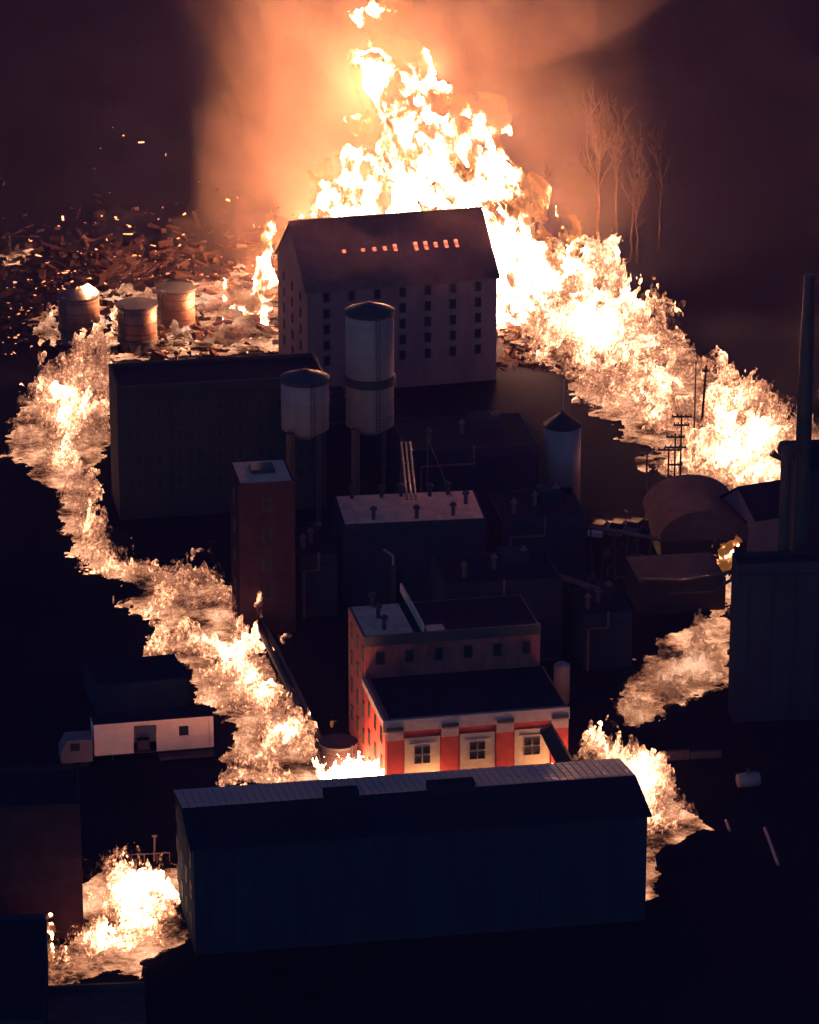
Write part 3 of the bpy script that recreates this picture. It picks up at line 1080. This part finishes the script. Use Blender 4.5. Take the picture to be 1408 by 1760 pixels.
# ================================================================== YARD THINGS
def parked_car(px, py, label, ang, m, kind='parked_car'):
    p = on_ground(px, py)
    t = thing(kind, p, label, 'car', ang, 'vehicles parked by the utility poles')
    MB().poly([(-2.2, -.85, .4), (2.2, -.85, .4), (2.2, -.85, .95), (1.2, -.85, 1.05), (-1.9, -.85, 1.05), (-2.2, -.85, .9),
               (-2.2, .85, .4), (2.2, .85, .4), (2.2, .85, .95), (1.2, .85, 1.05), (-1.9, .85, 1.05), (-2.2, .85, .9)],
              [(0, 1, 2, 3, 4, 5), (11, 10, 9, 8, 7, 6), (0, 6, 7, 1), (1, 7, 8, 2), (2, 8, 9, 3), (3, 9, 10, 4), (4, 10, 11, 5), (5, 11, 6, 0)]).build('body', m, t)
    MB().poly([(-1.6, -.78, 1.053), (1.1, -.78, 1.053), (.5, -.65, 1.6), (-1.2, -.65, 1.6), (-1.6, .78, 1.053), (1.1, .78, 1.053), (.5, .65, 1.6), (-1.2, .65, 1.6)],
              [(0, 1, 2, 3), (7, 6, 5, 4), (1, 5, 6, 2), (2, 6, 7, 3), (3, 7, 4, 0)]).build('cabin', M['glass'], t)
    for x in (-1.35, 1.35):
        for y in (-.8, .8):
            o = MB().lathe([(.12, -.1), (.33, -.1), (.33, .1), (.12, .1)], 14).build('wheel', M['rubber'], t, (x, y, .33))
            o.rotation_euler = (math.pi / 2, 0, 0)
    return t


pc = (M['white_paint'], M['steel'], M['dark_cladding'], M['cladding'])
parked_car(1032, 918, 'leftmost car of the row parked by the utility poles', 1.2, pc[0])
parked_car(1064, 916, 'second car from the left in the row by the utility poles', 1.25, pc[1])
parked_car(1094, 914, 'third car from the left in the row by the utility poles', 1.15, pc[3])
parked_car(1124, 912, 'dark car at the right end of the row by the utility poles', 1.2, pc[2])
a, b = at(1140, 1308), at(1240, 1302)
org, rz, L = frame_of(a, b)
wr = thing('low_wall', org, 'low pale broken wall in the dark yard at right', 'wall', rz)
MB().box(0, 0, -.2, L * .45, .5, 1.0).build('wall_section', M['concrete'], wr)
MB().box(L * .47, .02, -.2, L, .5, .7).build('wall_section', M['concrete'], wr)
a = at(1286, 1352)
tk_ = thing('overturned_tank', a, 'small pale overturned tank lying in the dark yard at lower right', 'tank', .1)
o = MB().lathe([(.2, -1.25), (.7, -1.1), (.75, 0), (.7, 1.1), (.2, 1.25)], 18).build('shell', M['steel'], tk_, (0, 0, .75), True)
o.rotation_euler = (0, math.pi / 2, .15)
MB().box(-.15, -.15, 1.45, .15, .15, 2.0).build('valve', M['dark_steel'], tk_)
a, b = at(1314, 1428), at(1337, 1490)
pp = thing('fallen_pipe', a, 'long pale pipe lying aslant in the dark at lower right', 'pipe')
MB().tube([(0, 0, .3), tuple((b - a) + Vector((0, 0, .3)))], .16, 8).build('pipe', M['steel'], pp)
a, b = at(1248, 1415), at(1254, 1432)
pp = thing('short_pipe', a, 'short pale pipe end lying beside the fan of fire', 'pipe')
MB().tube([(0, 0, .3), tuple((b - a) + Vector((0, 0, .3)))], .16, 8).build('pipe', M['steel'], pp)
for (x0, y0, x1, y1, z, lb) in ((628, 922, 660, 932, 6, 'upper curved pipe on the dark roofs below the pale roofed building'), (645, 945, 676, 956, 6, 'lower curved pipe on the dark roofs below the pale roofed building')):
    a, b = at(x0, y0, z), at(x1, y1, z)
    pp = thing('roof_pipe', (a.x, a.y, 0), lb, 'pipe')
    d = b - a
    MB().tube([(0, 0, z - 1), (0, 0, z), tuple(d * .5 + Vector((0, .2, z + .35))), (d.x, d.y, z), (d.x, d.y, z - 1)], .14, 8).build('pipe', M['steel'], pp)
    MB().box(-.3, -.3, 0, .3, .3, z - 1).box(d.x - .3, d.y - .3, 0, d.x + .3, d.y + .3, z - 1).build('stand', M['dark_steel'], pp)
a, b = up(735, 752, 436), at(776, 852, 9.6)
cb = thing('guy_cable', (b.x, b.y, 9.6), 'thin slanting cable coming down onto the pale roof', 'cable')
MB().tube([(0, 0, 0), tuple(a - b)], .06, 5).build('cable', M['rust_steel'], cb)
MB().tube([tuple(a - b), (a.x - b.x, a.y - b.y, -9.6)], .1, 6).build('mast', M['dark_steel'], cb)

# ================================================================== BOTTOM LEFT
org, rz, L = frame_of(at(-60, 1640), at(62, 1625))
be, LE = block('corner_building', (-120, 1400), (138, 1390), 13, 9, 'dark building in the lower left corner, its right end scorched by flames', M['dark_brick'], M['dark_roof'])
q_, LQ2 = block('foreground_block', (-150, 1770), (78, 1762), 5, 21, 'black block at the very lower left edge, in front of the fire', M['black_cladding'], M['dark_roof'])
lw = thing('loading_dock', at(76, 1775), 'pale low loading dock at the bottom left edge', 'dock', .1)
MB().box(0, 0, -.2, 9, 6.5, .6).build('platform', M['concrete'], lw)
MB().box(-.1, 6.503, -.2, 9.1, 6.8, 1.2).build('back_kerb', M['dark_steel'], lw)
p = at(185, 1765)
po = thing('guard_post', p, 'dark thin post rising from the loading dock', 'post')
MB().tube([(0, 0, 0), (0, 0, 3.0)], .12, 8).build('post', M['dark_steel'], po)
MB().lathe([(.16, 3.0), (.16, 3.1), (.05, 3.2)], 8).build('cap', M['dark_steel'], po)
p = on_ground(265, 1480)
po = thing('lamp_post', p, 'thin pale post behind the pool of fire at lower left', 'post')
MB().tube([(0, 0, 0), (.1, 0, 2.6)], .1, 8).build('post', M['steel'], po)
MB().box(-.15, -.15, 2.6, .35, .15, 2.75).build('head', M['steel'], po)
a, b = at(205, 1486), at(292, 1482)
org, rz, L = frame_of(a, b)
fr = thing('guard_rail', org, 'thin pale guard rail along the back of the lower left fire', 'rail', rz)
MB().tube([(0, 0, 1), (L, 0, 1)], .07, 6).build('rail', M['steel'], fr)
for k in range(5):
    MB().tube([(L * k / 4, 0, 0), (L * k / 4, 0, .93)], .05, 6).build('post', M['steel'], fr)

# conveyor walkway diagonal
a, b = on_ground(437, 1085), on_ground(548, 1310)
cw = thing('pipe_walkway', a, 'dark pipe walkway running beside the fire from the tower to the round tank', 'walkway')
d = b - a
MB().tube([(0, 0, 1.6), tuple(d * .5 + Vector((0, 0, 1.6))), tuple(d + Vector((0, 0, 1.2)))], .35, 8).build('pipe', M['dark_steel'], cw)
MB().tube([(0.8, 0, 1.6), tuple(d * .5 + Vector((.8, 0, 1.6))), tuple(d + Vector((.8, 0, 1.2)))], .3, 8).build('pipe', M['dark_steel'], cw)
for k in range(8):
    q = d * (k / 7)
    MB().box(q.x - .2, q.y - .1, 0, q.x + 1.0, q.y + .1, 1.3).build('support', M['dark_steel'], cw)

# ================================================================== TREES ON THE HILL
def bare_tree(px, y_base, y_top, label, seed, fork=.55, spread=.4, group='bare trees on the hillside'):
    rr = random.Random(seed)
    p = on_ground(px, y_base)
    h = up(px, y_top, p.y).z - p.z
    t = thing('bare_tree', p, label, 'tree', 0, group)
    tk = MB()
    pts = []
    x = y = 0
    for i in range(9):
        pts.append((x, y, h * .92 * i / 8))
        x += rr.uniform(-.25, .25)
        y += rr.uniform(-.2, .2)
    tk.tube(pts, [.42 * (h / 30) * (1 - .085 * i) for i in range(9)], 7)
    tk.build('trunk', M['bark'], t)
    cr = MB()

    def branch(o, d, ln, r, lv):
        q = [o]
        for i in range(4):
            d = (d + Vector((rr.uniform(-.25, .25), rr.uniform(-.25, .25), rr.uniform(-.02, .28)))).normalized()
            q.append(q[-1] + d * ln / 4)
        cr.tube(q, [r * (1 - .2 * i) for i in range(5)], 4, False)
        if lv > 0:
            for k in range(4):
                s = q[rr.randint(1, 4)]
                dd = (d + Vector((rr.uniform(-1, 1), rr.uniform(-1, 1), rr.uniform(-.2, .6)))).normalized()
                branch(s, dd, ln * .55, r * .5, lv - 1)
    for k in range(13):
        f = fork + (1 - fork) * rr.random()
        i = f * 8
        a = Vector(pts[int(min(i, 7))]).lerp(Vector(pts[int(min(i, 7)) + 1]), i % 1 if i < 8 else 1)
        an = rr.uniform(0, 6.28)
        branch(a, Vector((math.cos(an) * spread, math.sin(an) * spread, .8)).normalized(), h * rr.uniform(.16, .3), .2 * h / 30, 2)
    cr.build('crown', M['bark'], t)
    return t


bare_tree(1027, 470, 205, 'tallest bare tree, its forked pale trunk glowing right of the main fire', 1, .55, .3)
bare_tree(1084, 450, 265, 'bare tree with a curved trunk, right of the tallest one', 2, .5)
bare_tree(1097, 455, 320, 'slim bare tree just right of the curved trunk', 3, .4)
bare_tree(940, 380, 290, 'short bare tree nearest to the main fire', 4, .4)
for k, (x, yb, yt, lb) in enumerate([(1130, 430, 250, 'bare tree right of the slim one, half lost in haze'), (1060, 400, 215, 'faint bare tree behind the tallest and the curved one')]):
    bare_tree(x, yb, yt, lb, 20 + k, .4)


# ================================================================== RUBBLE
def rubble(x0, x1, y0, y1, n, seed, label, mat, smin, smax, name='rubble'):
    rr = random.Random(seed)
    m = MB()
    for _ in range(n):
        px, py = rr.gauss((x0 + x1) / 2, (x1 - x0) / 3.2), y1 - (y1 - y0) * abs(rr.gauss(0, .55))
        p = at(px, py, 0)
        if p.y > 900:
            continue
        z = float(terrain(p.x, p.y))
        s = smin * (smax / smin) ** (rr.random() ** 1.3)
        R_ = Matrix.Rotation(rr.uniform(0, 3.14), 3, 'Z') @ Matrix.Rotation(rr.uniform(-.5, .5), 3, 'Y') @ Matrix.Rotation(rr.uniform(-.4, .4), 3, 'X')
        a, b, c = s * rr.choice((1, 1, 1.3, 2.4)), s * rr.uniform(.06, .6), s * rr.uniform(.05, .5)
        P = [R_ @ Vector((i * a, j * b, k * c)) + Vector((p.x, p.y, z + c * .6)) for k in (-1, 1) for i, j in ((-1, -1), (1, -1), (1, 1), (-1, 1))]
        m.poly(P, [(3, 2, 1, 0), (4, 5, 6, 7), (0, 1, 5, 4), (1, 2, 6, 5), (2, 3, 7, 6), (3, 0, 4, 7)])
    o = m.build(name, mat)
    return tag(o, label, 'rubble', kind='stuff')


rubble(-40, 490, 470, 618, 1800, 3, 'charred timbers of collapsed warehouses behind the tanks', M['char'], .08, 1.2)
rubble(-40, 480, 400, 480, 900, 4, 'far field of burnt debris beneath the smoke', M['char'], .1, 1.2)
rubble(865, 1000, 500, 640, 300, 5, 'burnt debris beside the tall warehouse', M['char'], .2, .9)
rubble(-20, 480, 420, 610, 620, 6, 'glowing embers scattered over the debris', M['embers'], .08, .35, 'embers')
rubble(1020, 1300, 880, 1000, 160, 8, 'scattered yard debris by the utility poles', M['concrete'], .2, .7)

# ================================================================== FIRES
blaze([(642, 28, 27, 36), (646, 66, 28, 36), (628, 95, 24, 30), (655, 120, 38, 45), (650, 160, 36, 40), (690, 190, 46, 55), (700, 130, 16, 30), (600, 205, 26, 18), (612, 270, 40, 40),
       (590, 335, 44, 44), (740, 215, 46, 45), (790, 240, 46, 46), (828, 215, 24, 28), (700, 300, 90, 80), (640, 350, 80, 60), (780, 330, 80, 80),
       (840, 300, 34, 60), (872, 360, 38, 60), (885, 305, 14, 20), (890, 430, 50, 60), (600, 420, 80, 80), (720, 430, 120, 90), (840, 450, 80, 80),
       (930, 470, 50, 50), (690, 520, 160, 60), (870, 520, 60, 40), (625, 22, 14, 7), (600, 16, 8, 5), (685, 20, 16, 5)],
      545, .32, 5, M['fire_far'], 'towering white and yellow fireball rising behind the tall warehouse', 2.6, 1.3, 'fireball', .55, hbias=.55)
blaze([(470, 400, 16, 36), (455, 450, 22, 40), (462, 490, 34, 34), (440, 510, 34, 20), (420, 530, 26, 14)],
      548, .3, 15, M['fire_far'], 'leaning flame licking the left end of the tall warehouse', 2.0, 1.0, 'flame', .7, hbias=.55)
blaze([(972, 395, 9, 22), (975, 430, 13, 30), (985, 470, 20, 34), (1000, 510, 26, 30)],
      540, .25, 25, M['fire_far'], 'single thin tall flame above the right-hand fire', 1.4, .8, 'flame', .8, hbias=.6)

river([(862, 560), (870, 470), (925, 455), (985, 480), (1040, 500), (1110, 545), (1190, 600), (1230, 650), (1300, 705), (1370, 750), (1450, 748), (1460, 830),
       (1330, 872), (1200, 858), (1120, 800), (1040, 725), (960, 655), (905, 610)],
      [(900, 520, 8), (980, 560, 6), (1060, 620, 5), (1150, 700, 4.5), (1230, 760, 4.5), (1320, 800, 4.5), (1400, 780, 5), (1190, 840, 2), (1000, 660, 2.2), (1200, 640, 2.2)],
      .27, 31, M['fire_river'], 'broad river of fire pouring down to the right edge', 1.7, 2.2, gaps=.35, hot=.53)
river([(100, 650), (150, 625), (190, 628), (192, 770), (160, 800), (152, 850), (172, 930), (190, 962), (262, 972), (315, 1000), (372, 1000), (400, 1040), (428, 1090),
       (470, 1160), (520, 1245), (548, 1345), (380, 1345), (392, 1300), (400, 1260), (350, 1215), (325, 1180), (322, 1138), (262, 1130), (268, 1070), (212, 1045),
       (235, 1020), (150, 985), (118, 920), (85, 850), (22, 785), (22, 720), (60, 680)],
      [(160, 640, 5), (100, 720, 3.5), (120, 860, 2.6), (200, 980, 3), (300, 1030, 3), (380, 1090, 2.8), (420, 1180, 2.4), (480, 1280, 3), (400, 1320, 2)],
      .21, 41, M['fire_river'], 'winding river of fire on the left, from the tanks down to the black warehouse', 1.15, 1.3, gaps=.35)
river([(125, 1530), (170, 1505), (250, 1500), (300, 1496), (306, 1560), (333, 1618), (290, 1640), (255, 1660), (245, 1695), (200, 1670), (130, 1690), (70, 1705), (60, 1650), (130, 1622)],
      [(200, 1560, 1.8), (150, 1560, 3.0), (90, 1660, 1.8), (280, 1600, 1.2)],
      .15, 51, M['fire_bright'], 'pool of fire at lower left between two buildings', .75, .8, gaps=.4, hot=.36, name='fire_pool')
river([(1215, 1000), (1252, 1000), (1252, 1170), (1215, 1190), (1170, 1215), (1100, 1250), (1062, 1240), (1062, 1205), (1115, 1140), (1160, 1095), (1215, 1065)],
      [(1230, 1040, 1.5), (1150, 1150, 1.5), (1080, 1220, 1.4)],
      .16, 61, M['fire_dim'], 'dimmer tongue of fire curving left from beneath the right-hand building', .6, 1.2, gaps=.8, name='fire_tongue')
river([(985, 1312), (1010, 1285), (1050, 1290), (1100, 1325), (1155, 1348), (1165, 1385), (1222, 1432), (1165, 1452), (1130, 1470), (1130, 1545), (1090, 1560), (1080, 1420), (1040, 1360)],
      [(1040, 1300, 3), (1120, 1350, 2.6), (1160, 1430, 1.6), (1110, 1520, .8)],
      .17, 71, M['fire_river'], 'fan of fire spilling past the right end of the black warehouse', .8, .8, name='fire_pool')
river([(548, 1345), (560, 1318), (625, 1318), (640, 1345), (800, 1345), (1010, 1345), (1040, 1400), (860, 1400), (540, 1420)],
      [(580, 1340, 1.6), (690, 1350, 4.2), (640, 1370, 2.6), (760, 1370, 2.0), (850, 1360, 2.0), (1000, 1350, 2)],
          .2, 81, M['fire_bright'], 'fire in the lane between the red building and the black warehouse', 1.0, 1.0, name='fire_lane', hot=.85)
river([(190, 608), (250, 600), (330, 560), (400, 520), (480, 525), (482, 575), (500, 610), (400, 612), (200, 622)],
      [(210, 605, 2.2), (330, 590, 1.8), (440, 550, 3)],
      .26, 91, M['fire_dim'], 'patchy fire over the rubble behind the long dark warehouse', 1.2, 1.4, name='rubble_fire', gaps=.9)
river([(40, 585), (60, 545), (120, 505), (200, 500), (270, 510), (350, 545), (260, 580), (180, 600), (100, 600)],
      [(100, 560, 1.6), (200, 530, 2.0), (300, 540, 1.6)],
      .22, 99, M['fire_dim'], 'low flames among debris around and behind the three scorched tanks', 1.0, 1.2, name='rubble_fire', gaps=1.2, hot=.62)
river([(190, 545), (230, 500), (330, 490), (420, 460), (470, 470), (480, 530), (400, 545), (300, 560)],
      [(240, 530, 1.6), (330, 520, 1.2), (450, 500, 2.2)],
      .24, 97, M['fire_dim'], 'scattered low flames among debris between the tanks and the main blaze', 1.1, 1.2, name='rubble_fire', gaps=1.2, hot=.6)
river([(0, 440), (60, 425), (60, 450), (10, 460)], [(30, 440, 2)], .25, 95, M['fire_dim'], 'small reddish fire at the far left edge', 1, 1, name='small_fire')
blaze([(1246, 946, 20, 20), (1254, 962, 18, 16), (1236, 972, 20, 13)], 1010, .16, 101, M['fire_far'], 'orange flare burning on the roof of the burnt shed', .8, .6, 'small_fire', .8, hbias=.25)
blaze([(148, 492, 12, 16), (152, 508, 16, 12)], 596, .18, 103, M['fire_far'], 'flame standing on the lid of the leftmost tank', .9, .5, 'small_fire', .8, hbias=.8)
blaze([(196, 545, 16, 26)], 580, .2, 105, M['fire_river'], 'flames glowing between the leftmost and the middle tank', .9, .6, 'small_fire', .8, hbias=.7)
blaze([(88, 1600, 7, 22), (85, 1572, 10, 6), (92, 1640, 12, 22)], 1668, .1, 107, M['fire_far'], 'upright flame against the corner building at lower left', .5, .6, 'small_fire', .8, hbias=.45)
blaze([(445, 1022, 6, 24), (447, 1050, 8, 14), (442, 1035, 6, 12)], 1096, .1, 109, M['fire_river'], 'small upright flame at the foot of the slender tower', .5, .4, 'small_fire', .8, hbias=.5)
blaze([(487, 1098, 13, 14), (470, 1116, 15, 9)], 1124, .12, 111, M['fire_river'], 'small fire beside the pipe walkway', .5, .5, 'small_fire', .8, hbias=.6)
blaze([(92, 530, 11, 22)], 580, .2, 106, M['fire_river'], 'flame rising at the left side of the leftmost tank', .9, .4, 'small_fire', .8, hbias=.7)
blaze([(534, 1225, 5, 14)], 1262, .1, 114, M['fire_far'], 'thin upright flame left of the red building, beside the walkway end', .5, .3, 'small_fire', .8, hbias=.35)
blaze([(572, 1240, 7, 13)], 1262, .1, 113, M['fire_far'], 'small fire against the left wall of the red building', .5, .5, 'small_fire', .8, hbias=.35)
blaze([(1065, 452, 14, 5), (1052, 458, 10, 4)], 462, .2, 115, M['fire_far'], 'long low fire patch on the hillside under the bare trees', .8, .4, 'small_fire', .8, hbias=.4)
blaze([(1132, 476, 8, 4)], 480, .15, 117, M['fire_far'], 'tiny fire patch on the hillside, right of the long one', .8, .4, 'small_fire', .8, hbias=.4)

# ================================================================== SMOKE AND HAZE
def vol_mat(name, density, color, noise_scale=None, lo=.4, hi=.7, aniso=0.2, stretch=(1, 1, 1)):
    m, nt, out = new_mat(name)
    N, L = nt.nodes, nt.links
    v = N.new('ShaderNodeVolumePrincipled')
    v.inputs['Color'].default_value = (*color, 1)
    v.inputs['Density'].default_value = density
    v.inputs['Anisotropy'].default_value = aniso
    if noise_scale:
        tc = N.new('ShaderNodeTexCoord')
        mp = N.new('ShaderNodeMapping')
        mp.inputs['Scale'].default_value = stretch
        L.new(tc.outputs['Object'], mp.inputs[0])
        n = N.new('ShaderNodeTexNoise')
        n.inputs['Scale'].default_value = noise_scale
        n.inputs['Detail'].default_value = 3
        n.inputs['Distortion'].default_value = 0.6
        L.new(mp.outputs[0], n.inputs[0])
        mr = N.new('ShaderNodeMapRange')
        mr.inputs['From Min'].default_value = lo
        mr.inputs['From Max'].default_value = hi
        mr.inputs['To Max'].default_value = density
        L.new(n.outputs[0], mr.inputs[0])
        L.new(mr.outputs[0], v.inputs['Density'])
    L.new(v.outputs[0], out.inputs['Volume'])
    return m


def billow(blobs, row, h, seed, m, label, noise, rough, thick=.8, name='smoke_plume'):
    o = blaze(blobs, row, h, seed, m, label, noise, rough, name, thick)
    o.data.attributes.remove(o.data.attributes['hotness'])
    return tag(o, label, 'smoke', kind='stuff')


smoke_a = vol_mat('lit_orange_smoke', 0.0048, (0.85, 0.62, 0.50), aniso=0.0)
smoke_d = vol_mat('soft_orange_smoke', 0.0032, (0.85, 0.55, 0.42), aniso=0.0)
smoke_c = vol_mat('drifting_red_smoke', 0.009, (0.85, 0.45, 0.45), aniso=0.0)
smoke_b = vol_mat('thin_brown_smoke', 0.003, (0.75, 0.52, 0.45), aniso=0.0)
billow([(520, 330, 60, 90), (560, 220, 60, 90), (500, 180, 60, 80), (470, 90, 70, 80), (540, 60, 100, 90), (640, -20, 160, 70), (450, 260, 50, 50), (760, 30, 110, 60)],
       520, 1.1, 201, smoke_a, 'orange-lit smoke leaning off the left side of the fireball', 10, 2.2)
billow([(520, 330, 90, 110), (550, 210, 110, 110), (500, 100, 110, 110), (600, 0, 160, 100), (430, 280, 60, 80), (800, 40, 150, 80), (860, 180, 70, 80), (400, 20, 60, 60), (930, 10, 80, 60)],
       525, 1.5, 231, smoke_d, 'wider soft orange smoke wrapping the fireball', 13, 2.6)
billow([(480, 300, 110, 130), (560, 120, 170, 130), (700, 60, 200, 120), (880, 120, 150, 120), (700, -80, 330, 90), (960, 300, 100, 120), (400, 420, 90, 60)],
       545, 2.2, 211, smoke_b, 'brown smoke rising over the whole blaze', 20, 2.6, 1.0)
billow([(640, 400, 190, 60), (560, 520, 120, 40), (800, 440, 110, 50), (350, 520, 160, 30), (250, 420, 120, 40)],
       640, 2.0, 221, smoke_c, 'reddish smoke drifting over the tall warehouse roof', 8, 1.4, 1.0)
HAZE = 0.00009
hz = MB().box(-900, -60, -40, 900, 1400, 260).build('haze', vol_mat('thin_smoke_air', HAZE, (0.55, 0.34, 0.95), aniso=0.0))
tag(hz, kind='stuff')
